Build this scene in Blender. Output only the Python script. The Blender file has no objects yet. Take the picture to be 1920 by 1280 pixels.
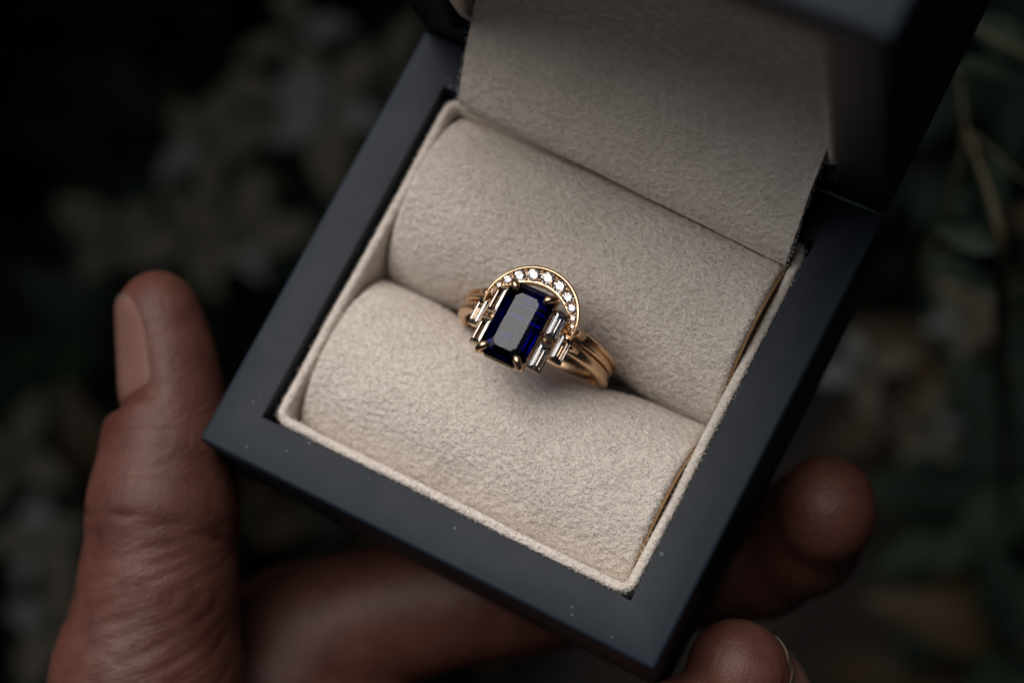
import bpy, bmesh, math, random
import numpy as np
from mathutils import Vector, Matrix

# ------------------------------------------------------------------ camera, sky, sun, exposure
S = 0.001                                   # all lengths below are millimetres; 1 unit of the scene is a metre
scene = bpy.context.scene
col = scene.collection
R_ = math.radians

cam_d = bpy.data.cameras.new('camera')
cam_o = bpy.data.objects.new('camera', cam_d)
col.objects.link(cam_o)
RX = Vector((0.8595616, 0.4700422, -0.2003911))      # right
RY = Vector((0.4245549, -0.8751949, -0.2317976))     # down
RZ = Vector((-0.2843359, 0.1141673, -0.9518998))     # forward
m = Matrix((RX, -RY, -RZ)).transposed().to_4x4()
m.translation = Vector((48.364, -42.406, 181.183)) * S
cam_o.matrix_world = m
cam_d.sensor_width = 36.0
cam_d.lens = 3102.59 / 1920 * 36
cam_d.shift_x = 199.89 / 1920
cam_d.shift_y = 233.97 / 1920
cam_d.clip_start = 0.005
cam_d.clip_end = 50
cam_d.dof.use_dof = True
cam_d.dof.focus_distance = 0.1855
cam_d.dof.aperture_fstop = 9.0
cam_d.dof.aperture_blades = 0
scene.camera = cam_o

SUN_DIR = Vector((-0.43, 0.26, 0.865)).normalized()   # towards the light: over the left edge of the box
world = bpy.data.worlds.new('World')
scene.world = world
world.use_nodes = True
wn = world.node_tree.nodes
wl = world.node_tree.links
sky = wn.new('ShaderNodeTexSky')
sky.sky_type = 'NISHITA'
sky.sun_disc = False
sky.sun_elevation = math.asin(SUN_DIR.z)
sky.sun_rotation = math.atan2(SUN_DIR.x, SUN_DIR.y)
sky.air_density = 1.0
sky.dust_density = 8.0
sky.ozone_density = 1.0
bg = wn['Background']
bg.inputs['Strength'].default_value = 0.05
wl.new(sky.outputs['Color'], bg.inputs['Color'])

sd = bpy.data.lights.new('sun', 'SUN')
so = bpy.data.objects.new('sun', sd)
col.objects.link(so)
sd.energy = 5.0
sd.angle = R_(62)
sd.color = (1.0, 0.985, 0.965)
so.rotation_euler = SUN_DIR.to_track_quat('Z', 'Y').to_euler()

scene.view_settings.view_transform = 'Standard'
scene.view_settings.look = 'None'
scene.view_settings.gamma = 1.0
scene.view_settings.use_curve_mapping = False
scene.view_settings.exposure = -0.66
scene.cycles.use_denoising = True
scene.cycles.max_bounces = 14
scene.cycles.transmission_bounces = 12
scene.cycles.glossy_bounces = 6
scene.cycles.caustics_refractive = True
scene.cycles.caustics_reflective = True
scene.cycles.sample_clamp_indirect = 6.0

# ------------------------------------------------------------------ materials
def new_mat(name):
    mt = bpy.data.materials.new(name)
    mt.use_nodes = True
    nt = mt.node_tree
    b = nt.nodes['Principled BSDF']
    return mt, nt, b

def node(nt, typ, **kw):
    n = nt.nodes.new(typ)
    for k, v in kw.items():
        setattr(n, k, v)
    return n

def coords(nt, scale=(1, 1, 1), rot=(0, 0, 0)):
    tc = node(nt, 'ShaderNodeTexCoord')
    mp = node(nt, 'ShaderNodeMapping')
    mp.inputs['Scale'].default_value = scale
    mp.inputs['Rotation'].default_value = rot
    nt.links.new(tc.outputs['Object'], mp.inputs['Vector'])
    return mp.outputs['Vector']

def noise(nt, vec, scale, detail=3, rough=0.55, dist=0.0):
    n = node(nt, 'ShaderNodeTexNoise')
    n.inputs['Scale'].default_value = scale
    n.inputs['Detail'].default_value = detail
    n.inputs['Roughness'].default_value = rough
    n.inputs['Distortion'].default_value = dist
    if vec is not None:
        nt.links.new(vec, n.inputs['Vector'])
    return n.outputs['Fac']

def ramp(nt, fac, stops):
    r = node(nt, 'ShaderNodeValToRGB')
    els = r.color_ramp.elements
    els[0].position, els[0].color = stops[0][0], (*stops[0][1], 1)
    els[1].position, els[1].color = stops[-1][0], (*stops[-1][1], 1)
    for p, c in stops[1:-1]:
        e = els.new(p)
        e.color = (*c, 1)
    nt.links.new(fac, r.inputs['Fac'])
    return r.outputs['Color']

def mathn(nt, op, a, b):
    n = node(nt, 'ShaderNodeMath', operation=op)
    for i, v in enumerate((a, b)):
        if hasattr(v, 'is_linked'):
            nt.links.new(v, n.inputs[i])
        else:
            n.inputs[i].default_value = v
    return n.outputs[0]

def bump(nt, height, strength, dist, normal=None):
    b = node(nt, 'ShaderNodeBump')
    b.inputs['Strength'].default_value = strength
    b.inputs['Distance'].default_value = dist
    nt.links.new(height, b.inputs['Height'])
    if normal is not None:
        nt.links.new(normal, b.inputs['Normal'])
    return b.outputs['Normal']

def mat_felt(name, c1, c2, grain=1.0):
    mt, nt, b = new_mat(name)
    v = coords(nt)
    v2 = coords(nt, (1.0, 1.5, 1.0), (0, 0, 0.5))
    big = noise(nt, v, 170, 3)
    mid = noise(nt, v2, 1150 * grain, 2.0, 0.5, 0.0)
    fine = noise(nt, v, 4200 * grain, 2, 0.6, 0.0)
    mixv = mathn(nt, 'ADD', mathn(nt, 'MULTIPLY', mid, 0.48), mathn(nt, 'ADD', mathn(nt, 'MULTIPLY', fine, 0.22), mathn(nt, 'MULTIPLY', big, 0.30)))
    c = ramp(nt, mixv, [(0.32, c2), (0.62, c1)])
    nt.links.new(c, b.inputs['Base Color'])
    b.inputs['Roughness'].default_value = 0.95
    b.inputs['Specular IOR Level'].default_value = 0.1
    b.inputs['Sheen Weight'].default_value = 0.25
    b.inputs['Sheen Roughness'].default_value = 0.6
    b.inputs['Sheen Tint'].default_value = (1, 0.95, 0.9, 1)
    n1 = bump(nt, mid, 0.75, 0.0005)
    n2 = bump(nt, fine, 0.5, 0.00018, n1)
    nt.links.new(n2, b.inputs['Normal'])
    return mt

M = {}
M['felt'] = mat_felt('beige_felt', (0.80, 0.72, 0.645), (0.61, 0.54, 0.475))
M['fuzz'] = mat_felt('beige_felt_fibres', (0.82, 0.745, 0.67), (0.70, 0.625, 0.55))

def mat_paint():
    mt, nt, b = new_mat('dark_slate_satin_paint')
    v = coords(nt)
    blot = noise(nt, v, 60, 4)
    base = ramp(nt, blot, [(0.3, (0.0080, 0.0130, 0.0215)), (0.75, (0.0105, 0.0165, 0.0265))])
    # pale dust specks
    vo = node(nt, 'ShaderNodeTexVoronoi', feature='F1')
    vo.inputs['Scale'].default_value = 680
    nt.links.new(v, vo.inputs['Vector'])
    patch = noise(nt, v, 70, 2)
    wn_ = node(nt, 'ShaderNodeTexWhiteNoise')
    nt.links.new(vo.outputs['Position'], wn_.inputs['Vector'])
    keep = mathn(nt, 'LESS_THAN', wn_.outputs['Value'], 0.40)
    near = mathn(nt, 'LESS_THAN', vo.outputs['Distance'], mathn(nt, 'MULTIPLY', wn_.outputs['Value'], 0.42))
    spots = mathn(nt, 'MULTIPLY', mathn(nt, 'MULTIPLY', keep, near), mathn(nt, 'GREATER_THAN', patch, 0.48))
    mx = node(nt, 'ShaderNodeMix', data_type='RGBA')
    nt.links.new(mathn(nt, 'MULTIPLY', spots, 0.45), mx.inputs['Factor'])
    nt.links.new(base, mx.inputs['A'])
    mx.inputs['B'].default_value = (0.16, 0.18, 0.22, 1)
    nt.links.new(mx.outputs['Result'], b.inputs['Base Color'])
    sm = noise(nt, v, 220, 4, 0.6, 0.4)
    rr = node(nt, 'ShaderNodeMapRange')
    rr.inputs['To Min'].default_value = 0.50
    rr.inputs['To Max'].default_value = 0.64
    nt.links.new(sm, rr.inputs['Value'])
    nt.links.new(rr.outputs['Result'], b.inputs['Roughness'])
    b.inputs['Specular IOR Level'].default_value = 0.27
    n1 = bump(nt, noise(nt, v, 2600, 3), 0.10, 0.00006)
    n2 = bump(nt, noise(nt, v, 260, 2), 0.06, 0.0003, n1)
    nt.links.new(n2, b.inputs['Normal'])
    return mt
M['paint'] = mat_paint()

def mat_simple(name, c, rough, bumps=None, var=0.12, vscale=300):
    mt, nt, b = new_mat(name)
    v = coords(nt)
    n = noise(nt, v, vscale, 4)
    lo = tuple(x * (1 - var) for x in c)
    hi = tuple(min(1, x * (1 + var)) for x in c)
    nt.links.new(ramp(nt, n, [(0.3, lo), (0.7, hi)]), b.inputs['Base Color'])
    b.inputs['Roughness'].default_value = rough
    if bumps:
        nt.links.new(bump(nt, noise(nt, v, bumps[0], 4), bumps[1], bumps[2]), b.inputs['Normal'])
    return mt, nt, b
M['card'] = mat_simple('brown_card', (0.26, 0.145, 0.062), 0.85, (1500, 0.3, 0.0001))[0]

def mat_gold(name, c, rough):
    mt, nt, b = new_mat(name)
    v = coords(nt)
    b.inputs['Base Color'].default_value = (*c, 1)
    b.inputs['Metallic'].default_value = 1.0
    n = noise(nt, v, 900, 4, 0.6)
    rr = node(nt, 'ShaderNodeMapRange')
    rr.inputs['To Min'].default_value = rough * 0.7
    rr.inputs['To Max'].default_value = rough * 1.5
    nt.links.new(n, rr.inputs['Value'])
    nt.links.new(rr.outputs['Result'], b.inputs['Roughness'])
    vs = coords(nt, (0.25, 3.0, 0.25))
    nt.links.new(bump(nt, noise(nt, vs, 2500, 3), 0.04, 0.00004), b.inputs['Normal'])
    return mt
M['gold'] = mat_gold('rose_gold', (0.80, 0.555, 0.345), 0.25)
M['gold_pale'] = mat_gold('pale_gold', (0.80, 0.62, 0.42), 0.22)

def mat_gem(name, c, ior, rough=0.0):
    mt, nt, b = new_mat(name)
    b.inputs['Base Color'].default_value = (*c, 1)
    b.inputs['Roughness'].default_value = rough
    b.inputs['IOR'].default_value = ior
    b.inputs['Transmission Weight'].default_value = 1.0
    return mt
M['diamond'] = mat_gem('diamond', (1.0, 0.955, 0.94), 2.42)

def mat_sapphire():
    mt, nt, b = new_mat('sapphire')
    nt.nodes.remove(b)
    out = nt.nodes['Material Output']
    rf = node(nt, 'ShaderNodeBsdfRefraction')
    rf.inputs['Color'].default_value = (0.45, 0.60, 1.0, 1)
    rf.inputs['IOR'].default_value = 1.77
    rf.inputs['Roughness'].default_value = 0.0
    gl = node(nt, 'ShaderNodeBsdfGlossy')
    gl.inputs['Color'].default_value = (1, 1, 1, 1)
    v = coords(nt)
    sc = noise(nt, coords(nt, (1, 5, 1), (0, 0, 0.7)), 1500, 4, 0.7)
    rr = node(nt, 'ShaderNodeMapRange')
    rr.inputs['To Min'].default_value = 0.02
    rr.inputs['To Max'].default_value = 0.05
    nt.links.new(sc, rr.inputs['Value'])
    nt.links.new(rr.outputs['Result'], gl.inputs['Roughness'])
    fr = node(nt, 'ShaderNodeFresnel')
    fr.inputs['IOR'].default_value = 1.46
    mx = node(nt, 'ShaderNodeMixShader')
    nt.links.new(fr.outputs['Fac'], mx.inputs['Fac'])
    nt.links.new(rf.outputs['BSDF'], mx.inputs[1])
    nt.links.new(gl.outputs['BSDF'], mx.inputs[2])
    nt.links.new(mx.outputs['Shader'], out.inputs['Surface'])
    ab = node(nt, 'ShaderNodeVolumeAbsorption')
    ab.inputs['Color'].default_value = (0.008, 0.20, 0.78, 1)
    ab.inputs['Density'].default_value = 1600
    nt.links.new(ab.outputs['Volume'], out.inputs['Volume'])
    return mt
M['sapphire'] = mat_sapphire()

def mat_skin():
    mt, nt, b = new_mat('skin')
    v = coords(nt)
    at = node(nt, 'ShaderNodeAttribute')
    at.attribute_name = 'finger_map'          # x: length along the finger, y: way round it, both in metres
    def dotv(vec):
        d_ = node(nt, 'ShaderNodeVectorMath', operation='DOT_PRODUCT')
        nt.links.new(at.outputs['Vector'], d_.inputs[0])
        d_.inputs[1].default_value = vec
        return d_.outputs['Value']
    cmb = node(nt, 'ShaderNodeCombineXYZ')
    nt.links.new(dotv((0.84, -0.54, 0)), cmb.inputs['X'])
    nt.links.new(dotv((0.065, 0.10, 0)), cmb.inputs['Y'])
    nt.links.new(dotv((0, 0, 1)), cmb.inputs['Z'])
    diag = noise(nt, cmb.outputs['Vector'], 1250, 3, 0.6, 0.4)
    mp2 = node(nt, 'ShaderNodeMapping')
    mp2.inputs['Scale'].default_value = (1.0, 0.12, 1.0)
    mp2.inputs['Rotation'].default_value = (0, 0, R_(8))
    nt.links.new(at.outputs['Vector'], mp2.inputs['Vector'])
    cross = noise(nt, mp2.outputs['Vector'], 420, 3, 0.6, 0.6)
    big = noise(nt, v, 150, 4, 0.6)
    midn = noise(nt, v, 330, 4, 0.65)
    c = ramp(nt, big, [(0.30, (0.088, 0.029, 0.021)), (0.46, (0.112, 0.044, 0.033)), (0.58, (0.124, 0.048, 0.034)), (0.72, (0.140, 0.066, 0.045))])
    mx = node(nt, 'ShaderNodeMix', data_type='RGBA', blend_type='MULTIPLY')
    mx.inputs['Factor'].default_value = 0.75
    nt.links.new(c, mx.inputs['A'])
    nt.links.new(ramp(nt, midn, [(0.3, (0.72, 0.58, 0.56)), (0.7, (1, 1, 1))]), mx.inputs['B'])
    nt.links.new(mx.outputs['Result'], b.inputs['Base Color'])
    b.inputs['Roughness'].default_value = 0.52
    b.inputs['Specular IOR Level'].default_value = 0.35
    b.inputs['Subsurface Weight'].default_value = 0.18
    b.inputs['Subsurface Radius'].default_value = (1.0, 0.35, 0.2)
    b.inputs['Subsurface Scale'].default_value = 0.0018
    vo = node(nt, 'ShaderNodeTexVoronoi', feature='DISTANCE_TO_EDGE')
    vo.inputs['Scale'].default_value = 1500
    nt.links.new(v, vo.inputs['Vector'])
    n1 = bump(nt, diag, 0.30, 0.0005)
    n2 = bump(nt, cross, 0.07, 0.0005, n1)
    wv = node(nt, 'ShaderNodeTexWave', wave_type='BANDS', bands_direction='X')
    wv.inputs['Scale'].default_value = 330
    wv.inputs['Distortion'].default_value = 3.0
    wv.inputs['Detail'].default_value = 1.0
    wv.inputs['Detail Scale'].default_value = 0.4
    nt.links.new(at.outputs['Vector'], wv.inputs['Vector'])
    n2 = bump(nt, wv.outputs['Fac'], 0.05, 0.0002, n2)
    n3 = bump(nt, vo.outputs['Distance'], 0.32, 0.0002, n2)
    nt.links.new(n3, b.inputs['Normal'])
    return mt
M['skin'] = mat_skin()
mt_, nt_, b_ = mat_simple('fingernail', (0.195, 0.100, 0.080), 0.30, None, 0.10, 140)
b_.inputs['Subsurface Weight'].default_value = 0.15
b_.inputs['Subsurface Radius'].default_value = (1.0, 0.4, 0.25)
b_.inputs['Subsurface Scale'].default_value = 0.001
M['nail'] = mt_
M['nail_tip'] = mat_simple('fingernail_edge', (0.105, 0.070, 0.054), 0.45, None, 0.08, 200)[0]

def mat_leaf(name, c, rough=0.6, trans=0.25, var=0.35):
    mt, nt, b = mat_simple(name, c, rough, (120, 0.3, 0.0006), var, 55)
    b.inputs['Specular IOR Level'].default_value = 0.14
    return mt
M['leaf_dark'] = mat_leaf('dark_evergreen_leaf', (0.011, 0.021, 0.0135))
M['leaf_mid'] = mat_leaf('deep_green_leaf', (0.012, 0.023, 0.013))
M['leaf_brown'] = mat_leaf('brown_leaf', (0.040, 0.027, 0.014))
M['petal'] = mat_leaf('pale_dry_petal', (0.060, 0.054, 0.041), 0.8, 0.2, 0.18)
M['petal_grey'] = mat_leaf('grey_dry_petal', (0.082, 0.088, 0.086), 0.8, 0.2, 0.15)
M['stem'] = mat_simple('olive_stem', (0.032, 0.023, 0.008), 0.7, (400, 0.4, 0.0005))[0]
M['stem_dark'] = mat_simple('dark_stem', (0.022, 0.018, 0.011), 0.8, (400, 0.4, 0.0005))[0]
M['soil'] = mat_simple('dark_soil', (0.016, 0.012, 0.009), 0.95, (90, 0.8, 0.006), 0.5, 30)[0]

# ------------------------------------------------------------------ object helpers
ORIGIN = {}

def tag(o, label=None, cat=None, group=None, kind=None):
    if label: o['label'] = label
    if cat: o['category'] = cat
    if group: o['group'] = group
    if kind: o['kind'] = kind
    return o

def empty(name, loc, label=None, cat=None, group=None):
    o = bpy.data.objects.new(name, None)
    o.empty_display_size = 0.005
    o.location = Vector(loc) * S
    col.objects.link(o)
    ORIGIN[o.name] = Vector(loc)
    return tag(o, label, cat, group)

def abs_origin(o):
    v = Vector((0, 0, 0))
    while o is not None:
        v += ORIGIN.get(o.name, Vector((0, 0, 0)))
        o = o.parent
    return v

def link_mesh(name, me, mat, parent=None, smooth=False, org=None):
    o = bpy.data.objects.new(name, me)
    col.objects.link(o)
    if parent is not None:
        o.parent = parent
    mats = mat if isinstance(mat, (list, tuple)) else [mat]
    for x in mats:
        me.materials.append(M[x])
    if smooth:
        me.shade_smooth()
    return o

def mesh(name, verts, faces, mat, parent=None, smooth=False):
    """verts in millimetres, in the place's own coordinates"""
    off = abs_origin(parent) if parent is not None else Vector((0, 0, 0))
    v = np.asarray([tuple(p) for p in verts], dtype=float) if not isinstance(verts, np.ndarray) else verts.astype(float)
    v = (v - np.array(off)) * S
    me = bpy.data.meshes.new(name)
    me.from_pydata(v.tolist(), [], [list(f) for f in faces])
    me.validate()
    me.update()
    return link_mesh(name, me, mat, parent, smooth)

def bm_mesh(name, bm, mat, parent=None, smooth=False, angle=None):
    off = abs_origin(parent) if parent is not None else Vector((0, 0, 0))
    bmesh.ops.recalc_face_normals(bm, faces=bm.faces)
    for v in bm.verts:
        v.co = (v.co - off) * S
    me = bpy.data.meshes.new(name)
    bm.to_mesh(me)
    bm.free()
    o = link_mesh(name, me, mat, parent, False)
    if smooth:
        me.shade_smooth()
        if angle:
            me.set_sharp_from_angle(angle=R_(angle))
    return o

def sweep(path, sections, closed_path=False, cap=True):
    """loft rings of points; sections: list of lists of Vector (same count)"""
    n = len(sections[0])
    verts = [p for s in sections for p in s]
    faces = []
    k = len(sections)
    for i in range(k if closed_path else k - 1):
        a = i * n
        b = ((i + 1) % k) * n
        for j in range(n):
            j2 = (j + 1) % n
            faces.append((a + j, a + j2, b + j2, b + j))
    if cap and not closed_path:
        faces.append(tuple(range(n - 1, -1, -1)))
        faces.append(tuple((k - 1) * n + j for j in range(n)))
    return verts, faces

def tube(points, radii, sides=8):
    pts = [Vector(p) for p in points]
    secs = []
    ref = Vector((0.13, 0.31, 0.94))
    for i, p in enumerate(pts):
        t = (pts[min(i + 1, len(pts) - 1)] - pts[max(i - 1, 0)]).normalized()
        if abs(t.dot(ref)) > 0.95:
            ref = Vector((1, 0.1, 0))
        u = t.cross(ref).normalized()
        w = t.cross(u)
        r = radii[i] if hasattr(radii, '__len__') else radii
        secs.append([p + r * (math.cos(a) * u + math.sin(a) * w) for a in [2 * math.pi * j / sides for j in range(sides)]])
    return sweep(pts, secs)

def bake(parts):
    V, Fc = [], []
    for v, f in parts:
        o = len(V)
        V += list(v)
        Fc += [tuple(i + o for i in q) for q in f]
    return V, Fc

# ------------------------------------------------------------------ ground
g = 14
gv, gf = [], []
rg = random.Random(3)
for i in range(g + 1):
    for j in range(g + 1):
        x = -1500 + 3000 * i / g
        y = -1500 + 3000 * j / g
        gv.append((x, y, -430 + rg.uniform(-8, 8)))
for i in range(g):
    for j in range(g):
        a = i * (g + 1) + j
        gf.append((a, a + g + 1, a + g + 2, a + 1))
ground = mesh('ground', gv, gf, 'soil', None, True)
tag(ground, 'dark soil deep below the plants', None, None, 'structure')

# ------------------------------------------------------------------ ring box
HW, HD, RIM = 30.0, 28.695, 5.85
BASE_H = 21.0
LID_D = 27.0
LID_A = R_(8.8)
box = empty('ring_box', (0, 0, -BASE_H), 'open square dark slate ring box lined with beige felt, held in the hand', 'ring box')

def frame_shell(hx, y0, y1, zt, zb, rim, floor, bev_out=0.55, bev_in=0.35):
    """an open box: outer walls, flat rim on top, hollow inside"""
    bm = bmesh.new()
    def loop(x, ya, yb, z):
        return [bm.verts.new((sx, sy, z)) for sx, sy in ((-x, ya), (x, ya), (x, yb), (-x, yb))]
    ob = loop(hx, y0, y1, zb)
    ot = loop(hx, y0, y1, zt)
    it = loop(hx - rim, y0 + rim, y1 - rim, zt)
    ib = loop(hx - rim, y0 + rim, y1 - rim, floor)
    for A, B in ((ob, ot), (ot, it), (it, ib)):
        for k in range(4):
            bm.faces.new((A[k], A[(k + 1) % 4], B[(k + 1) % 4], B[k]))
    bm.faces.new(ob)
    bm.faces.new(ib)
    bmesh.ops.recalc_face_normals(bm, faces=bm.faces)
    oute = [e for e in bm.edges if all(v in ob + ot for v in e.verts)]
    ine = [e for e in bm.edges if all(v in it for v in e.verts)]
    bmesh.ops.bevel(bm, geom=oute, offset=bev_out, segments=3, profile=0.5, affect='EDGES', clamp_overlap=True)
    ine = [e for e in bm.edges if e.is_valid and all(abs(v.co.z - zt) < 1e-4 for v in e.verts)
           and all(abs(v.co.x) < hx - rim + 1e-3 and y0 + rim - 1e-3 < v.co.y < y1 - rim + 1e-3 for v in e.verts)]
    bmesh.ops.bevel(bm, geom=ine, offset=bev_in, segments=2, profile=0.5, affect='EDGES', clamp_overlap=True)
    return bm

bm_mesh('base', frame_shell(HW, -HD, HD, 0.0, -BASE_H, RIM, -16.0), 'paint', box, True, 40)

def lidp(u, v, w):
    return Vector((u, HD - v * math.sin(LID_A) + w * math.cos(LID_A), v * math.cos(LID_A) + w * math.sin(LID_A)))

LV0, LV1 = 0.35, 57.5
lb = frame_shell(HW, LV0, LV1, 0.0, -LID_D, RIM, -22.0)
for v in lb.verts:
    v.co = lidp(v.co.x, v.co.y, -v.co.z)
lid = bm_mesh('lid', lb, 'paint', box, True, 40)
# hinge knuckles under the back edge
for hx in (-17, 17):
    v, f = tube([(hx - 4, HD + 0.1, -0.9), (hx + 4, HD + 0.1, -0.9)], 0.8, 12)
    mesh('hinge', v, f, 'gold_pale', box, True)

def rrect(x0, x1, y0, y1, r, n=5):
    pts = []
    for cx, cy, a0 in ((x1 - r, y1 - r, 0), (x0 + r, y1 - r, 90), (x0 + r, y0 + r, 180), (x1 - r, y0 + r, 270)):
        for k in range(n + 1):
            a = R_(a0 + 90 * k / n)
            pts.append((cx + r * math.cos(a), cy + r * math.sin(a)))
    return pts

def resample_loop(pts, step):
    out = []
    n = len(pts)
    for i in range(n):
        a = Vector((*pts[i], 0))
        b = Vector((*pts[(i + 1) % n], 0))
        k = max(1, int((b - a).length / step))
        for j in range(k):
            q = a.lerp(b, j / k)
            out.append((q.x, q.y))
    return out

def felt_tray(x0, x1, y0, y1, zt, zb, th, r, place, jitter, seed):
    """felt covered wall with a soft rounded top edge and a floor"""
    rr = random.Random(seed)
    centre = resample_loop(rrect(x0 + th / 2, x1 - th / 2, y0 + th / 2, y1 - th / 2, r), 0.8)
    n = len(centre)
    prof = [(-th / 2, zb), (-th / 2, zb + (zt - zb) * 0.5)]
    for k in range(7):
        a = math.pi - math.pi * k / 6
        prof.append((th / 2 * math.cos(a), zt - th * 0.42 + th * 0.42 * math.sin(a)))
    prof += [(th / 2, zb + (zt - zb) * 0.5), (th / 2, zb)]
    # outward normal of the loop
    verts = []
    for i in range(n):
        p = Vector((*centre[i], 0))
        t = Vector((*centre[(i + 1) % n], 0)) - Vector((*centre[i - 1], 0))
        nn = Vector((t.y, -t.x, 0)).normalized()
        jz = jitter * (math.sin(i * 0.37 + seed) * 0.5 + math.sin(i * 0.13) * 0.6 + rr.uniform(-.25, .25))
        jx = jitter * 0.5 * math.sin(i * 0.21 + 1.3 * seed) + rr.uniform(-.3, .3) * jitter * 0.4
        for (d, z) in prof:
            top = max(0, (z - zb) / (zt - zb))
            q = p - nn * (d + jx * top)
            verts.append(place(q.x, q.y, z + jz * top))
    faces = []
    m_ = len(prof)
    for i in range(n):
        a, b = i * m_, ((i + 1) % n) * m_
        for j in range(m_ - 1):
            faces.append((a + j, b + j, b + j + 1, a + j + 1))
    faces.append(tuple(i * m_ + m_ - 1 for i in range(n)))
    rim = [(verts[i * m_ + j], verts[i * m_ + 5]) for i in range(n) for j in range(2, 9)]
    return verts, faces, rim

ident = lambda x, y, z: Vector((x, y, z))
tv, tf, trim = felt_tray(-23.55, 23.85, -22.55, 22.75, -1.25, -13.5, 1.15, 1.3, ident, 0.10, 2)
tray = mesh('felt_tray', tv, tf, 'felt', box, True)

lv, lf, lrim = felt_tray(-23.75, 23.75, 6.6, 51.2, -1.2, -19.0, 1.15, 1.3, lambda x, y, z: lidp(x, y, -z), 0.08, 5)
lid_lining = mesh('lid_lining', lv, lf, 'felt', lid, True)

def cushion(name, x0, x1, yc, hw, zb, h, slot_sign, seed):
    """a felt roll: half an ellipse in section, dented where the rings squeeze into the slot"""
    nt_ = 64
    xs = []
    er = 0.75
    for k in range(6):
        a = (math.pi / 2) * k / 6
        xs.append((x0 + er * (1 - math.cos(math.pi / 2 - a)) if False else x0 + er * (1 - math.cos(a)) * 0 + er * (k / 6.0), er * (1 - math.sqrt(max(0, 1 - (1 - k / 6.0) ** 2)))))
    nx = 90
    for k in range(nx + 1):
        xs.append((x0 + er + (x1 - x0 - 2 * er) * k / nx, 0.0))
    for k in range(5, -1, -1):
        xs.append((x1 - er * (k / 6.0), er * (1 - math.sqrt(max(0, 1 - (1 - k / 6.0) ** 2)))))
    rr = random.Random(seed)
    verts = []
    for (x, inset) in xs:
        dent = 1.25 * math.exp(-((x - 0.3) / 11.8) ** 4) + 0.06
        crown = 0.25 * (1 - ((x - 0.3) / 22.0) ** 2)
        for j in range(nt_ + 1):
            th = math.pi * j / nt_
            cy, sz = math.cos(th), math.sin(th)
            y = yc + (hw - inset) * cy
            z = zb + (h - inset + crown) * sz
            s = max(0.0, cy * slot_sign)
            y -= slot_sign * dent * s ** 3
            y += 0.05 * math.sin(x * 0.9 + j * 0.3) * sz
            z += 0.05 * math.sin(x * 0.55 + seed) * math.sin(j * 0.21 + seed)
            verts.append(Vector((x, y, z)))
    faces = []
    m_ = nt_ + 1
    for i in range(len(xs) - 1):
        for j in range(nt_):
            a = i * m_ + j
            faces.append((a, a + m_, a + m_ + 1, a + 1))
    faces.append(tuple(range(m_)))
    faces.append(tuple((len(xs) - 1) * m_ + j for j in range(m_ - 1, -1, -1)))
    o = mesh(name, verts, faces, 'felt', box, True)
    o.data.set_sharp_from_angle(angle=R_(60))
    # raw card end of the roll, on the right
    pv = []
    for xx in (x1 - 0.05, x1 + 0.30):
        for j in range(25):
            th = math.pi * j / 24
            pv.append((xx, yc + (hw - 0.95) * math.cos(th) * 0.985, zb + (h - 0.28) * math.sin(th)))
    pf = [tuple(range(24, -1, -1)), tuple(range(25, 50))] + [(j, j + 1, 26 + j, 25 + j) for j in range(24)] + [(24, 0, 25, 49)]
    mesh('end_card', pv, pf, 'card', o, False)
    return o

cf = cushion('ring_cushion', -21.9, 22.25, -10.95, 11.25, -10.0, 9.5, 1, 1)
cb = cushion('ring_cushion', -21.9, 22.25, 12.1, 11.75, -10.0, 10.6, -1, 4)
tag(cf, 'front felt roll of the ring slot')
tag(cb, 'back felt roll of the ring slot, next to the lid')

# hinge flap: a felt strip that rises from the back of the base into the lid
prof = [(20.4, -0.5), (20.75, 0.9), (21.6, 2.3), (22.9, 3.8), (24.4, 5.4), (26.0, 7.1), (27.8, 9.2), (29.6, 11.6), (31.4, 14.6), (33.0, 18.4), (34.3, 23), (35.2, 28), (35.8, 33), (36.1, 38), (36.3, 43), (36.4, 48)]
def catmull(pts, n):
    out = []
    P = [pts[0]] + pts + [pts[-1]]
    for i in range(1, len(P) - 2):
        for k in range(n):
            t = k / n
            q = []
            for d in range(len(P[0])):
                a, b, c, e = P[i - 1][d], P[i][d], P[i + 1][d], P[i + 2][d]
                q.append(0.5 * (2 * b + (c - a) * t + (2 * a - 5 * b + 4 * c - e) * t * t + (3 * b - a - 3 * c + e) * t ** 3))
            out.append(tuple(q))
    out.append(tuple(pts[-1]))
    return out
prof = catmull(prof, 4)
nu = 60
fv, ff = [], []
th = 0.95
for side in (0, 1):
    for i, (y, z) in enumerate(prof):
        a = prof[max(0, i - 1)]
        b = prof[min(len(prof) - 1, i + 1)]
        ty, tz = b[0] - a[0], b[1] - a[1]
        l = math.hypot(ty, tz)
        ny, nz = tz / l, -ty / l
        for k in range(nu + 1):
            u = -21.3 + 43.6 * k / nu
            # the strip widens a little to the right as it climbs, soft waviness
            wv = 0.10 * math.sin(k * 0.31 + i * 0.11) + 0.07 * math.sin(k * 0.83 + 1)
            edge = 0.10 * math.sin(i * 0.23)
            uu = u + (edge if k in (0, nu) else 0)
            rise = 0.35 * (k / nu - 0.5) * 2 * math.exp(-i / 14.0)
            skew = -1.25 * (k / nu - 0.5) * 2 * math.exp(-i / 16.0)
            fv.append((uu, y + skew + ny * th * side, z + nz * th * side + wv * 0.5 - rise * 0.6))
npt = len(prof) * (nu + 1)
for i in range(len(prof) - 1):
    for k in range(nu):
        a = i * (nu + 1) + k
        ff.append((a, a + 1, a + nu + 2, a + nu + 1))
        ff.append((npt + a, npt + a + nu + 1, npt + a + nu + 2, npt + a + 1))
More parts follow.
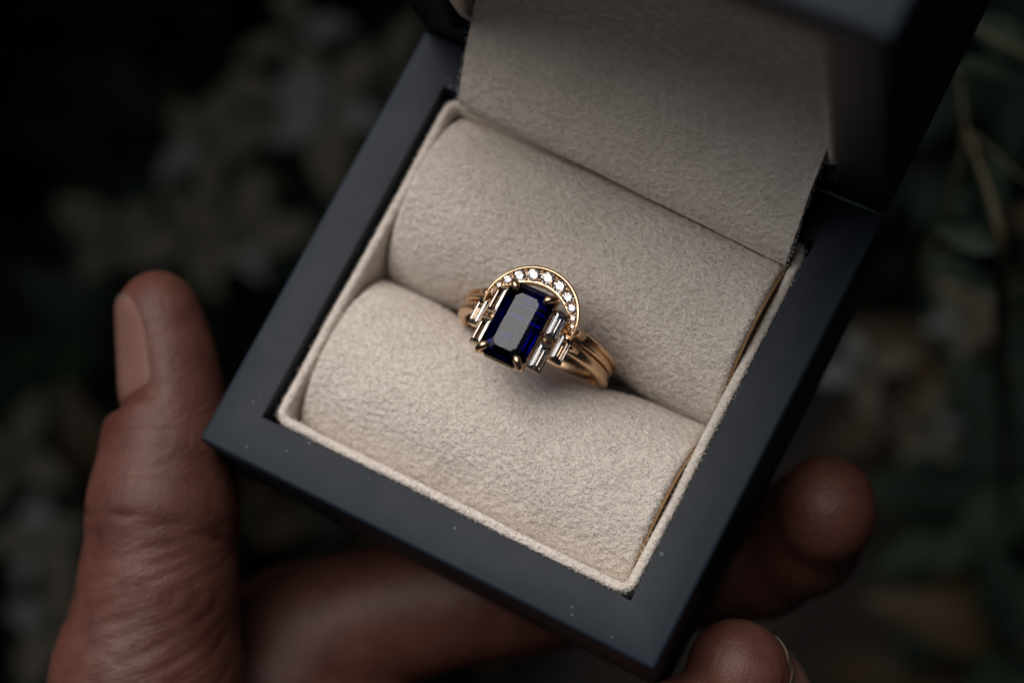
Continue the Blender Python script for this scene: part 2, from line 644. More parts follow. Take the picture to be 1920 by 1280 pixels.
for i in range(len(prof) - 1):
    for k in (0, nu):
        a = i * (nu + 1) + k
        q = (a, a + nu + 1, npt + a + nu + 1, npt + a)
        ff.append(q if k == 0 else q[::-1])
for k in range(nu):
    ff.append((k, npt + k, npt + k + 1, k + 1))
flap = mesh('hinge_flap', fv, ff, 'felt', box, True)
flap.data.set_sharp_from_angle(angle=R_(60))

# fuzz: fine felt fibres standing out of the cut edges and the rolls
def fuzz(name, pts_normals, n, length, width, parent, seed):
    rr = random.Random(seed)
    V, Fc = [], []
    for k in range(n):
        p, nn = rr.choice(pts_normals)
        p = Vector(p) + Vector((rr.uniform(-.4, .4), rr.uniform(-.4, .4), rr.uniform(-.1, .1))) * 0.6
        d = (Vector(nn) + Vector((rr.gauss(0, .75), rr.gauss(0, .75), rr.gauss(0, .45)))).normalized()
        L = length * rr.uniform(0.5, 1.25)
        s = d.cross(Vector((rr.gauss(0, 1), rr.gauss(0, 1), rr.gauss(0, 1)))).normalized() * width
        b = Vector((rr.gauss(0, 1), rr.gauss(0, 1), rr.gauss(0, 1))) * L * 0.18
        q = p + d * L * 0.55 + b
        e = p + d * L
        o = len(V)
        V += [p - s, p + s, q + s * 0.8, q - s * 0.8, e]
        Fc += [(o, o + 1, o + 2, o + 3), (o + 3, o + 2, o + 4)]
    ob = mesh(name, V, Fc, 'fuzz', parent, False)
    ob['kind'] = 'stuff'
    return ob

pn = [(a, (a - b) * 0.6 + Vector((0, 0, 0.75))) for a, b in trim]
fuzz('felt_fuzz', pn, 9000, 0.34, 0.020, tray, 11)
edge_pts = []
for k in range(nu + 1):
    for sd_ in (0, 1):
        edge_pts.append((Vector(fv[sd_ * npt + k]), Vector((0, -1, 0.1))))
for i in range(len(prof)):
    edge_pts.append((Vector(fv[i * (nu + 1)]), Vector((-1, 0, 0.1))))
    edge_pts.append((Vector(fv[i * (nu + 1) + nu]), Vector((1, 0, 0.1))))
fuzz('felt_fuzz', edge_pts, 1800, 0.36, 0.020, flap, 12)

def nap(parent_obj, n, length, seed, keep):
    """short felt fibres lying over a surface"""
    me = parent_obj.data
    rs_ = np.random.RandomState(seed)
    off = np.array(abs_origin(parent_obj.parent))
    me.calc_loop_triangles()
    tri = np.zeros(len(me.loop_triangles) * 3, dtype=np.int32)
    me.loop_triangles.foreach_get('vertices', tri)
    tri = tri.reshape(-1, 3)
    co = np.zeros(len(me.vertices) * 3)
    me.vertices.foreach_get('co', co)
    co = co.reshape(-1, 3) / S + off
    a, b, c = co[tri[:, 0]], co[tri[:, 1]], co[tri[:, 2]]
    nn = np.cross(b - a, c - a)
    ar = np.linalg.norm(nn, axis=1)
    nn = nn / np.maximum(ar, 1e-9)[:, None]
    wt = ar * keep((a + b + c) / 3, nn)
    if (ar * keep((a + b + c) / 3, -nn)).sum() > wt.sum():
        nn = -nn
        wt = ar * keep((a + b + c) / 3, nn)
    ar = wt
    pick = rs_.choice(len(ar), n, p=ar / ar.sum())
    u, v = rs_.rand(n, 1), rs_.rand(n, 1)
    fl = (u + v) > 1
    u, v = np.where(fl, 1 - u, u), np.where(fl, 1 - v, v)
    p = a[pick] + u * (b - a)[pick] + v * (c - a)[pick]
    nr = nn[pick]
    t = rs_.randn(n, 3)
    t -= (t * nr).sum(1)[:, None] * nr
    t /= np.linalg.norm(t, axis=1)[:, None]
    lift = rs_.uniform(0.15, 0.75, (n, 1))
    d = t + nr * lift
    d /= np.linalg.norm(d, axis=1)[:, None]
    L = length * rs_.uniform(0.5, 1.3, (n, 1))
    side = np.cross(d, nr)
    side /= np.maximum(np.linalg.norm(side, axis=1), 1e-9)[:, None]
    w = side * 0.022
    q = p + d * L * 0.55 + side * L * rs_.uniform(-.15, .15, (n, 1))
    e = p + d * L - nr * L * 0.12
    V = np.stack([p - w, p + w, q + w, q - w, e], 1).reshape(-1, 3)
    k = np.arange(n) * 5
    Fq = np.stack([k, k + 1, k + 2, k + 3], 1).tolist() + np.stack([k + 3, k + 2, k + 4], 1).tolist()
    o = mesh('felt_nap', V, Fq, 'fuzz', parent_obj, False)
    o['kind'] = 'stuff'
    return o
up = lambda c, n_: (n_[:, 2] > 0.05).astype(float)
nap(cf, 34000, 0.55, 21, up)
nap(cb, 34000, 0.55, 22, up)
nap(flap, 22000, 0.55, 23, lambda c, n_: ((n_[:, 1] < -0.2) & (c[:, 2] < 40)).astype(float))

# ------------------------------------------------------------------ rings
RC = Vector((0.1, 0.0, -3.5))
ROLL = R_(0.8)
cr, sr = math.cos(ROLL), math.sin(ROLL)
def rl(x, y, z):
    """ring coordinates (finger along y, head up z) to the place"""
    return Vector((RC.x + x * cr + z * sr, RC.y + y, RC.z - x * sr + z * cr))

def hoop(yc, w, r_in, thick, n=160, taper=0.0, groove=False):
    secs = []
    for i in range(n):
        a = 2 * math.pi * i / n
        ww = w * (1 - taper * max(0, math.sin(a)) ** 2)
        sec = []
        pr = [(-.5, 0.12), (-.42, 0.0), (.42, 0.0), (.5, .12), (.5, .62), (.44, .82), (.30, .94), (.12, 1.0), (-.12, 1.0), (-.30, .94), (-.44, .82), (-.5, .62)]
        if groove:
            pr = [(-.5, 0.12), (-.42, 0.0), (.42, 0.0), (.5, .12), (.5, .66), (.43, .88), (.27, 1.0), (.12, .92), (.05, .62), (-.05, .62), (-.12, .92), (-.27, 1.0), (-.43, .88), (-.5, .66)]
        for (yy, rr_) in pr:
            r = r_in + thick * rr_
            sec.append(rl(r * math.cos(a), yc + ww * yy, r * math.sin(a)))
        secs.append(sec)
    return sweep(None, secs, closed_path=True)

GY = -1.95                                 # the stone's middle along the finger
GZ = 11.5                                  # its girdle
e_ring = empty('sapphire_ring', rl(0, -1.1, -10), 'rose gold ring with long dark blue sapphire between six baguette diamonds', 'ring')
w_ring = empty('crescent_ring', rl(0, 0.85, -10), 'rose gold ring with crescent of small round diamonds arched behind the blue sapphire', 'ring')
v, f = hoop(-0.98, 1.42, 8.65, 1.15)
band = mesh('band', v, f, 'gold', e_ring, True)
band.data.set_sharp_from_angle(angle=R_(50))
v, f = hoop(0.70, 1.62, 8.65, 1.1, groove=True)
band2 = mesh('band', v, f, 'gold', w_ring, True)
band2.data.set_sharp_from_angle(angle=R_(50))

def octo(hx, hy, c):
    return [(hx - c, -hy), (hx, -hy + c), (hx, hy - c), (hx - c, hy), (-hx + c, hy), (-hx, hy - c), (-hx, -hy + c), (-hx + c, -hy)]

def step_cut(levels, close_bottom=True):
    V, Fc = [], []
    n = 8
    for hx, hy, c, z in levels:
        V += [(x, y, z) for x, y in octo(hx, hy, c)]
    for k in range(len(levels) - 1):
        for j in range(n):
            j2 = (j + 1) % n
            Fc.append((k * n + j, (k + 1) * n + j, (k + 1) * n + j2, k * n + j2))
    Fc.append(tuple(range(n)))
    Fc.append(tuple(range((len(levels) - 1) * n + n - 1, (len(levels) - 1) * n - 1, -1)))
    return V, Fc

# sapphire: table, two crown steps, girdle, three pavilion steps
levels = [(1.42, 3.25, 0.52, 1.00), (2.05, 3.88, 0.74, 0.74), (2.62, 4.40, 0.95, 0.24), (2.80, 4.55, 1.02, 0.06), (2.80, 4.55, 1.02, -0.08),
          (2.30, 4.00, 0.82, -0.95), (1.55, 3.25, 0.55, -1.75), (0.25, 2.10, 0.10, -2.45)]
v, f = step_cut(levels)
v = [rl(x, GY + y, GZ + z) for x, y, z in v]
sapphire = mesh('sapphire', v, f, 'sapphire', e_ring, False)
tag(sapphire, 'long step-cut deep blue sapphire')

# claws: rounded drops that climb the cut corners and lie over the crown
for sx in (-1, 1):
    for sy in (-1, 1):
        d = Vector((-sx * 0.72, -sy * 0.70, 0)).normalized()
        c0 = Vector((sx * 2.52, sy * 4.24, 0))
        pts = [c0 * 0.80 + Vector((0, 0, -2.3)), c0 * 0.95 + Vector((0, 0, -1.2)), c0 - d * 0.14 + Vector((0, 0, -0.2)), c0 - d * 0.10 + Vector((0, 0, 0.28)),
               c0 + d * 0.18 + Vector((0, 0, 0.56)), c0 + d * 0.55 + Vector((0, 0, 0.70)), c0 + d * 0.92 + Vector((0, 0, 0.70)), c0 + d * 1.10 + Vector((0, 0, 0.64))]
        pts = catmull([tuple(p) for p in pts], 3)
        rad = []
        for i in range(len(pts)):
            t = i / (len(pts) - 1)
            rad.append(0.40 if t < 0.55 else max(0.05, 0.40 + 0.08 * math.sin((t - .55) * 9) if t < 0.75 else 0.46 * math.sqrt(max(0.02, 1 - ((t - .75) / .25) ** 2))))
        vv, fc = tube([rl(p[0], GY + p[1], GZ + p[2]) for p in pts], rad, 12)
        mesh('claw', vv, fc, 'gold', e_ring, True)

# gallery: two rails under the stone, joined to the band
def rail(hx, hy, c, z, r):
    pts = []
    loop = octo(hx, hy, c)
    cl = resample_loop(loop, 0.4)
    secs = []
    n = len(cl)
    for i in range(n):
        p = Vector((*cl[i], z))
        t = (Vector((*cl[(i + 1) % n], z)) - Vector((*cl[i - 1], z))).normalized()
        o = Vector((t.y, -t.x, 0))
        sec = []
        for k in range(8):
            a = 2 * math.pi * k / 8
            q = p + o * r * math.cos(a) + Vector((0, 0, r * math.sin(a)))
            sec.append(rl(q.x, GY + q.y, GZ + q.z))
        secs.append(sec)
    return sweep(None, secs, closed_path=True)
v, f = bake([rail(2.62, 4.42, 0.95, -0.6, 0.26), rail(1.9, 3.4, 0.7, -1.85, 0.26)])
mesh('gallery', v, f, 'gold', e_ring, True)

# baguettes: two beside the stone and one further out on each side
def baguette(cx, cy, cz, tilt, hx, hy):
    ct, st = math.cos(tilt), math.sin(tilt)
    def pl(x, y, z):
        return rl(cx + x * ct + z * st, GY + cy + y, cz - x * st + z * ct)
    lv = [(hx * 0.55, hy * 0.78, 0.34), (hx * 0.86, hy * 0.93, 0.24), (hx, hy, 0.08), (hx, hy, 0.02), (hx * 0.72, hy * 0.86, -0.35), (hx * 0.12, hy * 0.62, -0.72)]
    V, Fc = [], []
    for a, b, z in lv:
        V += [pl(*q) for q in ((a, -b, z), (a, b, z), (-a, b, z), (-a, -b, z))]
    for k in range(len(lv) - 1):
        for j in range(4):
            j2 = (j + 1) % 4
            Fc.append((k * 4 + j, (k + 1) * 4 + j, (k + 1) * 4 + j2, k * 4 + j2))
    Fc.append((0, 1, 2, 3))
    n = (len(lv) - 1) * 4
    Fc.append((n + 3, n + 2, n + 1, n))
    d = mesh('baguette_diamond', V, Fc, 'diamond', e_ring, False)
    # setting: a thin-walled open tray with a bar over each short end
    bm = bmesh.new()
    def lp(a, b, z):
        return [bm.verts.new(pl(*q)) for q in ((a, -b, z), (a, b, z), (-a, b, z), (-a, -b, z))]
    t_ = 0.13
    L = [lp(hx + t_ * 0.6, hy + t_, -0.95), lp(hx + t_ * 0.9, hy + t_ * 1.4, 0.07), lp(hx + 0.01, hy + 0.02, 0.07), lp(hx * 0.9, hy * 0.95, -0.85)]
    for A, B in zip(L[:-1], L[1:]):
        for k in range(4):
            bm.faces.new((A[k], A[(k + 1) % 4], B[(k + 1) % 4], B[k]))
    bm.faces.new(L[0])
    bm.faces.new(L[-1])
    bmesh.ops.recalc_face_normals(bm, faces=bm.faces)
    for e in (-1, 1):
        b0, b1 = (hy - 0.10) * e, (hy + t_ * 1.5) * e
        vs = [bm.verts.new(pl(x, y, z)) for x, y, z in ((-hx * .98, b0, 0.19), (hx * .98, b0, 0.19), (hx * .98, b1, 0.17), (-hx * .98, b1, 0.17),
                                                        (-hx * .98, b0, 0.05), (hx * .98, b0, 0.05), (hx * .98, b1, -0.1), (-hx * .98, b1, -0.1))]
        for q in ((0, 1, 2, 3), (7, 6, 5, 4), (0, 4, 5, 1), (1, 5, 6, 2), (2, 6, 7, 3), (3, 7, 4, 0)):
            bm.faces.new([vs[i] for i in q])
    bm_mesh('setting', bm, 'gold_pale', d, False)
for s in (-1, 1):
    T = R_(24) * s
    baguette(s * 3.66, 2.02, 10.05, T, 0.74, 1.50)
    baguette(s * 3.66, -2.0, 10.05, T, 0.74, 1.50)
    baguette(s * 5.18, 0.08, 9.30, R_(31) * s, 0.74, 1.50)
    # small ribbed bar between the two inner baguettes and the shoulder that carries them
    pts = [rl(s * 2.75, GY + 0.02, 10.3), rl(s * 3.5, GY + 0.03, 10.05), rl(s * 4.3, GY + 0.03, 9.7)]
    v, f = bake([tube([p + Vector((0, dy, 0)) for p in pts], 0.16, 8) for dy in (-0.33, 0.0, 0.33)])
    mesh('ribbed_bar', v, f, 'gold_pale', e_ring, True)
    v, f = tube([rl(s * 2.2, -0.98, 9.1), rl(s * 3.7, -0.98, 8.7), rl(s * 5.2, -0.98, 8.0), rl(s * 6.5, -0.98, 7.0)], [0.7, 0.66, 0.56, 0.35], 12)
    mesh('shoulder', v, f, 'gold', e_ring, True)

# crescent of the second ring
CX, CY, CZ = 0.28, 0.15, 9.95
RO = 5.55
def cw(a):
    return 0.36 + 1.72 * max(0.0, math.sin(max(0, min(math.pi, a)))) ** 0.62
def arc_pt(r, a, cy):
    return (r * math.cos(a), cy + r * math.sin(a))
secs = []
na = 72
A0, A1 = R_(-8), R_(188)
for i in range(na + 1):
    a = A0 + (A1 - A0) * i / na
    s_ = math.sin(max(0, min(math.pi, a)))
    end = min(1.0, 0.25 + 4.0 * min(i, na - i) / na)
    w = cw(a) * end
    ro = RO
    def P(r, z):
        return rl(CX + r * math.cos(a), CY + r * math.sin(a), CZ + z)
    iw = min(0.34, w * 0.3)
    secs.append([P(ro, -0.95), P(ro + 0.07, -0.3), P(ro + 0.07, 0.10), P(ro - 0.01, 0.20), P(ro - iw * 0.6, 0.20), P(ro - iw * 0.9, 0.12), P(ro - iw, 0.0), P(ro - iw * 1.2, -0.42),
                 P(ro - w + iw * 1.0, -0.42), P(ro - w + iw * 0.8, 0.0), P(ro - w + iw * 0.7, 0.13), P(ro - w + iw * 0.2, 0.13), P(ro - w, 0.0), P(ro - w + 0.02, -0.95)])
v, f = sweep(None, secs)
cres = mesh('crescent', v, f, 'gold', w_ring, True)
cres.data.set_sharp_from_angle(angle=R_(55))
# struts from the crescent's ends to the band
for s in (-1, 1):
    v, f = tube([rl(CX + s * 5.3, 0.1, 9.6), rl(s * 5.6, 0.6, 8.9), rl(s * 6.3, 0.8, 7.6)], [0.4, 0.55, 0.6], 10)
    mesh('shoulder', v, f, 'gold', w_ring, True)

def brilliant(r):
    """round brilliant: table, star/kite crown, girdle, pavilion"""
    V = []
    for k in range(8):
        a = 2 * math.pi * (k + .5) / 8
        V.append((0.56 * r * math.cos(a), 0.56 * r * math.sin(a), 0.30 * r))
    for k in range(8):
        a = 2 * math.pi * k / 8
        V.append((0.80 * r * math.cos(a), 0.80 * r * math.sin(a), 0.17 * r))
    for k in range(16):
        a = 2 * math.pi * k / 16
        V.append((r * math.cos(a), r * math.sin(a), 0.02 * r))
    for k in range(16):
        a = 2 * math.pi * k / 16
        V.append((r * math.cos(a), r * math.sin(a), -0.03 * r))
    V.append((0, 0, -0.84 * r))
    Fc = [tuple(range(8))]
    for k in range(8):
        t0, t1 = (k - 1) % 8, k
        kx = 8 + k
        Fc.append((t0, kx, t1))
        g0 = 16 + 2 * k
        gm, gp = 16 + (2 * k - 1) % 16, 16 + (2 * k + 1) % 16
        Fc.append((kx, gm, g0))
        Fc.append((kx, g0, gp))
        Fc.append((t1, kx, gp))
        Fc.append((t1, gp, 8 + (k + 1) % 8))
    for k in range(16):
        k2 = (k + 1) % 16
        Fc.append((16 + k, 32 + k, 32 + k2, 16 + k2))
        Fc.append((32 + k, 48, 32 + k2))
    return V, Fc

# stones graded from the middle outwards; touching along the arc
rad = [0.83, 0.80, 0.70, 0.57, 0.44, 0.31]
gap = [0, 1.68, 1.54, 1.32, 1.08, 0.82]
stones = []
rs = 4.45
def place_side(sgn):
    a = math.pi / 2
    for k in range(1, 6):
        a -= sgn * gap[k] / rs
        stones.append((a, rad[k]))
stones.append((math.pi / 2, rad[0]))
place_side(1)
place_side(-1)
beads = []
rr = random.Random(8)
for (a, r) in stones:
    w = cw(a)
    rc = RO - 0.06 - w / 2
    cx, cy = arc_pt(rc, a, CY)
    cx += CX
    V, Fc = brilliant(r)
    ro = rr.uniform(0, 1)
    tx, ty = rr.gauss(0, .05), rr.gauss(0, .05)
    V = [(x * math.cos(ro) - y * math.sin(ro), x * math.sin(ro) + y * math.cos(ro), z + x * tx + y * ty) for x, y, z in V]
    o = mesh('round_diamond', [rl(cx + x, cy + y, CZ + 0.13 + z) for x, y, z in V], Fc, 'diamond', w_ring, False)
    for side in (-1, 1):
        for rad_off in (-1, 1):
            ab = a + side * (r + 0.10) / rs
            rb = rc + rad_off * r * 0.62
            bx, by = arc_pt(rb, ab, CY)
            beads.append((bx + CX, by, 0.125 + 0.07 * r))
def ball(c, r, n=8, h=5):
    V, Fc = [], []
    for i in range(1, h):
        t = math.pi * i / h
        for j in range(n):
            p = 2 * math.pi * j / n
            V.append(c + Vector((r * math.sin(t) * math.cos(p), r * math.sin(t) * math.sin(p), r * math.cos(t))))
    top, bot = len(V), len(V) + 1
    V += [c + Vector((0, 0, r)), c - Vector((0, 0, r))]
    for i in range(h - 2):
        for j in range(n):
            a = i * n + j
            b = i * n + (j + 1) % n
            Fc.append((a, a + n, b + n, b))
    for j in range(n):
        Fc.append((top, j, (j + 1) % n))
        Fc.append((bot, (h - 2) * n + (j + 1) % n, (h - 2) * n + j))
    return V, Fc
v, f = bake([ball(rl(x, y, CZ + 0.20), r) for x, y, r in beads])
o = mesh('setting_beads', v, f, 'gold', w_ring, True)
o['kind'] = 'stuff'

# ------------------------------------------------------------------ hand
def V3(*a):
    return np.array(a, dtype=np.float32)

X0, X1, Y0, Y1, Z0, Z1 = -62, 60, -172, 14, -86, 3
STEP = 0.55
gx = np.arange(X0, X1, STEP, dtype=np.float32)
gy = np.arange(Y0, Y1, STEP, dtype=np.float32)
gz = np.arange(Z0, Z1, STEP, dtype=np.float32)
D = np.full((len(gx), len(gy), len(gz)), 30.0, dtype=np.float32)

def seg(D, a, b, r1, r2, k=2.0, flat=None, pad=6.0):
    a, b = V3(*a), V3(*b)
    rm = max(r1, r2) + pad + k
    lo, hi = np.minimum(a, b) - rm, np.maximum(a, b) + rm
    ix = [slice(*np.searchsorted(gg, (lo[i], hi[i]))) for i, gg in enumerate((gx, gy, gz))]
    px = gx[ix[0]][:, None, None] - a[0]
    py = gy[ix[1]][None, :, None] - a[1]
    pz = gz[ix[2]][None, None, :] - a[2]
    ba = b - a
    L2 = float(ba @ ba)
    h = np.clip((px * ba[0] + py * ba[1] + pz * ba[2]) / L2, 0, 1)
    qx, qy, qz = px - h * ba[0], py - h * ba[1], pz - h * ba[2]
    q2 = qx * qx + qy * qy + qz * qz
    if flat is not None:
        n, kk = V3(*flat[0]), flat[1]
        n = n / np.linalg.norm(n)
        dn = qx * n[0] + qy * n[1] + qz * n[2]
        q2 = q2 + (kk * kk - 1) * dn * dn
    d = np.sqrt(q2) - (r1 + (r2 - r1) * (h * h * (3 - 2 * h)))
    s = D[ix[0], ix[1], ix[2]]
    hh = np.clip(0.5 + 0.5 * (d - s) / k, 0, 1)
    D[ix[0], ix[1], ix[2]] = d + (s - d) * hh - k * hh * (1 - hh)

TN = (-0.541, -0.45, 0.71)
thumb = [((-46.7, -16.2, -8.0), 5.3), ((-45.4, -17.9, -8.2), 6.0), ((-42.4, -21.9, -8.6), 6.9), ((-39.6, -26.3, -9.2), 7.5), ((-36.8, -31.6, -9.8), 8.3),
         ((-34.0, -37.6, -10.4), 9.2), ((-30.3, -46.6, -12.6), 9.6), ((-26.8, -57.8, -16.0), 10.8), ((-23.0, -69.0, -21.0), 13.0), ((-14.5, -84.0, -30.0), 16.0), ((-4.0, -102.0, -42.0), 17.0)]
index = [((-19, -43, -39), 9.6), ((5, -24, -36.5), 9.2), ((23, -12, -37.5), 8.4), ((32.0, -6.0, -37), 7.9), ((36.0, -2.2, -30.5), 7.6), ((37.3, 0.0, -22.8), 6.9)]
middle = [((-6, -59, -40), 10.4), ((14, -47, -38), 9.4), ((32, -39, -36), 8.5), ((42, -30, -28), 7.7), ((39.6, -25.2, -19), 7.3), ((37.4, -23.5, -14.0), 6.6)]
ringf = [((3, -74, -43), 10.2), ((20, -64, -41), 9.2), ((38, -53, -37), 8.2), ((44, -41, -28), 7.4), ((39, -35.0, -19), 6.9), ((34.0, -32.3, -13.6), 6.1)]
pinky = [((12, -90, -43), 9.2), ((30, -82, -39), 7.8), ((44, -72, -34), 7.0), ((48, -60, -26), 6.4), ((46, -54, -21), 5.4)]

def chain(pts, k=2.0, flat=None, flat_n=0):
    for i in range(len(pts) - 1):
        seg(D, pts[i][0], pts[i + 1][0], pts[i][1], pts[i + 1][1], k, flat if i < flat_n else None)
wrist = (16, -140, -52)
for mcp, r in (((-14, -50, -40), 10), ((-4, -62, -42), 11), ((6, -77, -44), 11), ((14, -91, -45), 10.5)):
    seg(D, wrist, mcp, 15, r, 7)
seg(D, (-4, -102, -44), (10, -128, -50), 15, 15, 8)
seg(D, (8, -120, -52), (30, -176, -60), 17, 21, 8)
seg(D, (-19, -46, -39), (-19, -74, -32), 9.6, 12, 6)
chain(index[:2], 5); chain(index[1:], 1.8, ((-0.9, -0.4, 0), 1.13), 9)
chain(middle[:2], 5); chain(middle[1:], 1.8, ((-0.64, -0.76, 0), 1.10), 9)
chain(ringf[:2], 5); chain(ringf[1:], 1.8)
chain(pinky[:2], 5); chain(pinky[1:], 1.8)
chain(thumb[:8], 2.2, (TN, 1.10), 4)
chain(thumb[7:], 6)

# the nail bed of the thumb is flatter than the rest, with a fold of skin at its root
nc, nt0 = V3(-42.4, -21.9, -8.6), V3(-0.60, 0.79, 0.10)
nt0 = nt0 / np.linalg.norm(nt0)
nn0 = V3(-0.66, -0.475, 0.57)
nn0 = nn0 - (nn0 @ nt0) * nt0
nn0 = nn0 / np.linalg.norm(nn0)
nw0 = np.cross(nt0, nn0)
sx_ = slice(*np.searchsorted(gx, (-60, -30)))
sy_ = slice(*np.searchsorted(gy, (-36, 2)))
sz_ = slice(*np.searchsorted(gz, (-22, 3)))
qx, qy, qz = gx[sx_][:, None, None] - nc[0], gy[sy_][None, :, None] - nc[1], gz[sz_][None, None, :] - nc[2]
ls = qx * nt0[0] + qy * nt0[1] + qz * nt0[2]
ln = qx * nn0[0] + qy * nn0[1] + qz * nn0[2]
lw = qx * nw0[0] + qy * nw0[1] + qz * nw0[2]
cut = np.minimum(ln - (5.75 - 0.10 * ls - lw * lw / 15.0), (ls + 5.4) * 0.8)
D[sx_, sy_, sz_] = np.maximum(D[sx_, sy_, sz_], cut)

# flesh gives way where it presses on the box
bx = np.abs(gx[:, None, None]) - (HW + 0.05)
by = np.abs(gy[None, :, None]) - (HD + 0.05)
bz = np.abs(gz[None, None, :] + BASE_H / 2) - (BASE_H / 2 + 0.05)
bd = np.maximum(np.maximum(bx, by), bz)
D = np.maximum(D, -bd)

def sdf_at(p):
    f = [(p[0] - gx[0]) / STEP, (p[1] - gy[0]) / STEP, (p[2] - gz[0]) / STEP]
    i = [int(max(0, min(n - 2, math.floor(q)))) for q, n in zip(f, D.shape)]
    t = [q - j for q, j in zip(f, i)]
    c = D[i[0]:i[0] + 2, i[1]:i[1] + 2, i[2]:i[2] + 2]
    c = c[0] * (1 - t[0]) + c[1] * t[0]
    c = c[0] * (1 - t[1]) + c[1] * t[1]
    return float(c[0] * (1 - t[2]) + c[1] * t[2])

def surface_nets(D, org, step):
    ins = D < 0
    n = D.shape
    cnt = np.zeros((n[0] - 1, n[1] - 1, n[2] - 1), dtype=np.int8)
    cs = [(i, j, k) for i in (0, 1) for j in (0, 1) for k in (0, 1)]
    for i, j, k in cs:
        cnt += ins[i:n[0] - 1 + i, j:n[1] - 1 + j, k:n[2] - 1 + k]
    act = np.argwhere((cnt > 0) & (cnt < 8))
    idx = np.full(cnt.shape, -1, dtype=np.int64)
    idx[act[:, 0], act[:, 1], act[:, 2]] = np.arange(len(act))
    vals = {c: D[act[:, 0] + c[0], act[:, 1] + c[1], act[:, 2] + c[2]] for c in cs}
    acc = np.zeros((len(act), 3))
    num = np.zeros(len(act))
    for a in cs:
        for ax in range(3):
            if a[ax] == 0:
                b = list(a); b[ax] = 1; b = tuple(b)
                va, vb = vals[a], vals[b]
                cr_ = (va < 0) != (vb < 0)
                t = np.where(cr_, va / np.where(cr_, va - vb, 1), 0)
                p = np.tile(np.array(a, dtype=float), (len(act), 1))
                p[:, ax] = t
                acc[cr_] += p[cr_]
                num[cr_] += 1
    P = (act + acc / num[:, None]) * step + np.array(org)
    quads = []
    for ax in range(3):
        sl0 = [slice(1, -1)] * 3
        sl0[ax] = slice(0, -1)
        sl1 = list(sl0)
        sl1[ax] = slice(1, None)
        a, b = ins[tuple(sl0)], ins[tuple(sl1)]
        e = np.argwhere(a != b)
        off = np.ones(3, dtype=int)
        off[ax] = 0
        e2 = e + off
        flip = a[e[:, 0], e[:, 1], e[:, 2]]
        u, w = [(1, 2), (2, 0), (0, 1)][ax]
        du = np.zeros(3, dtype=int); du[u] = 1
        dw = np.zeros(3, dtype=int); dw[w] = 1
        q = [e2 - du - dw, e2 - dw, e2, e2 - du]
        qi = np.stack([idx[x[:, 0], x[:, 1], x[:, 2]] for x in q], 1)
        qi[~flip] = qi[~flip][:, ::-1]
        quads.append(qi)
    return P, np.concatenate(quads)

P, Q = surface_nets(D, (gx[0], gy[0], gz[0]), STEP)
# light smoothing
for it in range(3):
    acc = np.zeros_like(P)
    cn = np.zeros(len(P))
    for a in range(4):
        for b in ((a + 1) % 4, (a + 3) % 4):
            np.add.at(acc, Q[:, a], P[Q[:, b]])
            np.add.at(cn, Q[:, a], 1)
    P = P * 0.45 + 0.55 * acc / np.maximum(cn, 1)[:, None]

def normals_of(P, Q):
    N = np.zeros_like(P)
    fn = np.cross(P[Q[:, 2]] - P[Q[:, 0]], P[Q[:, 3]] - P[Q[:, 1]])
    for a in range(4):
        np.add.at(N, Q[:, a], fn)
    return N / np.maximum(np.linalg.norm(N, axis=1), 1e-9)[:, None]
N = normals_of(P, Q)

# finger maps: distance along each finger from its tip and way round it
def fmap(pts, ref):
    C = np.array([p for p, r in pts])
    Ls = np.concatenate([[0], np.cumsum(np.linalg.norm(np.diff(C, axis=0), axis=1))])
    best = np.full(len(P), 1e9)
    s = np.zeros(len(P))
    ph = np.zeros(len(P))
    for i in range(len(C) - 1):
        ba = C[i + 1] - C[i]
        L = np.linalg.norm(ba)
        t = ba / L
        hr = (P - C[i]) @ t / L
        h = np.clip(hr, 0 if i else -0.9, 1)
        q = P - C[i] - h[:, None] * ba
        d = np.linalg.norm(q, axis=1)
        rr_ = pts[i][1] + (pts[i + 1][1] - pts[i][1]) * np.clip(h, 0, 1)
        e = d - rr_
        u = np.array(ref) - (np.array(ref) @ t) * t
        u /= np.linalg.norm(u)
        w = np.cross(t, u)
        a = np.arctan2(q @ w, q @ u)
        m_ = e < best
        best[m_] = e[m_]
        s[m_] = (Ls[i] + h * L)[m_]
        ph[m_] = (a * 8.5)[m_]
    return best, s, ph
fm = np.zeros((len(P), 3))
bestall = np.full(len(P), 1e9)
tb, ts, tp = fmap(thumb, TN)
for k, (pts, ref) in enumerate(((thumb, TN), (index[::-1], (.9, .4, 0)), (middle[::-1], (.64, .76, 0)), (ringf[::-1], (.6, .7, 0)), (pinky[::-1], (.6, .7, 0)))):
    b_, s_, p_ = fmap(pts, ref)
    m_ = b_ < bestall
    bestall[m_] = b_[m_]
    fm[m_, 0] = s_[m_]
    fm[m_, 1] = p_[m_]
    fm[m_, 2] = k * 37.0
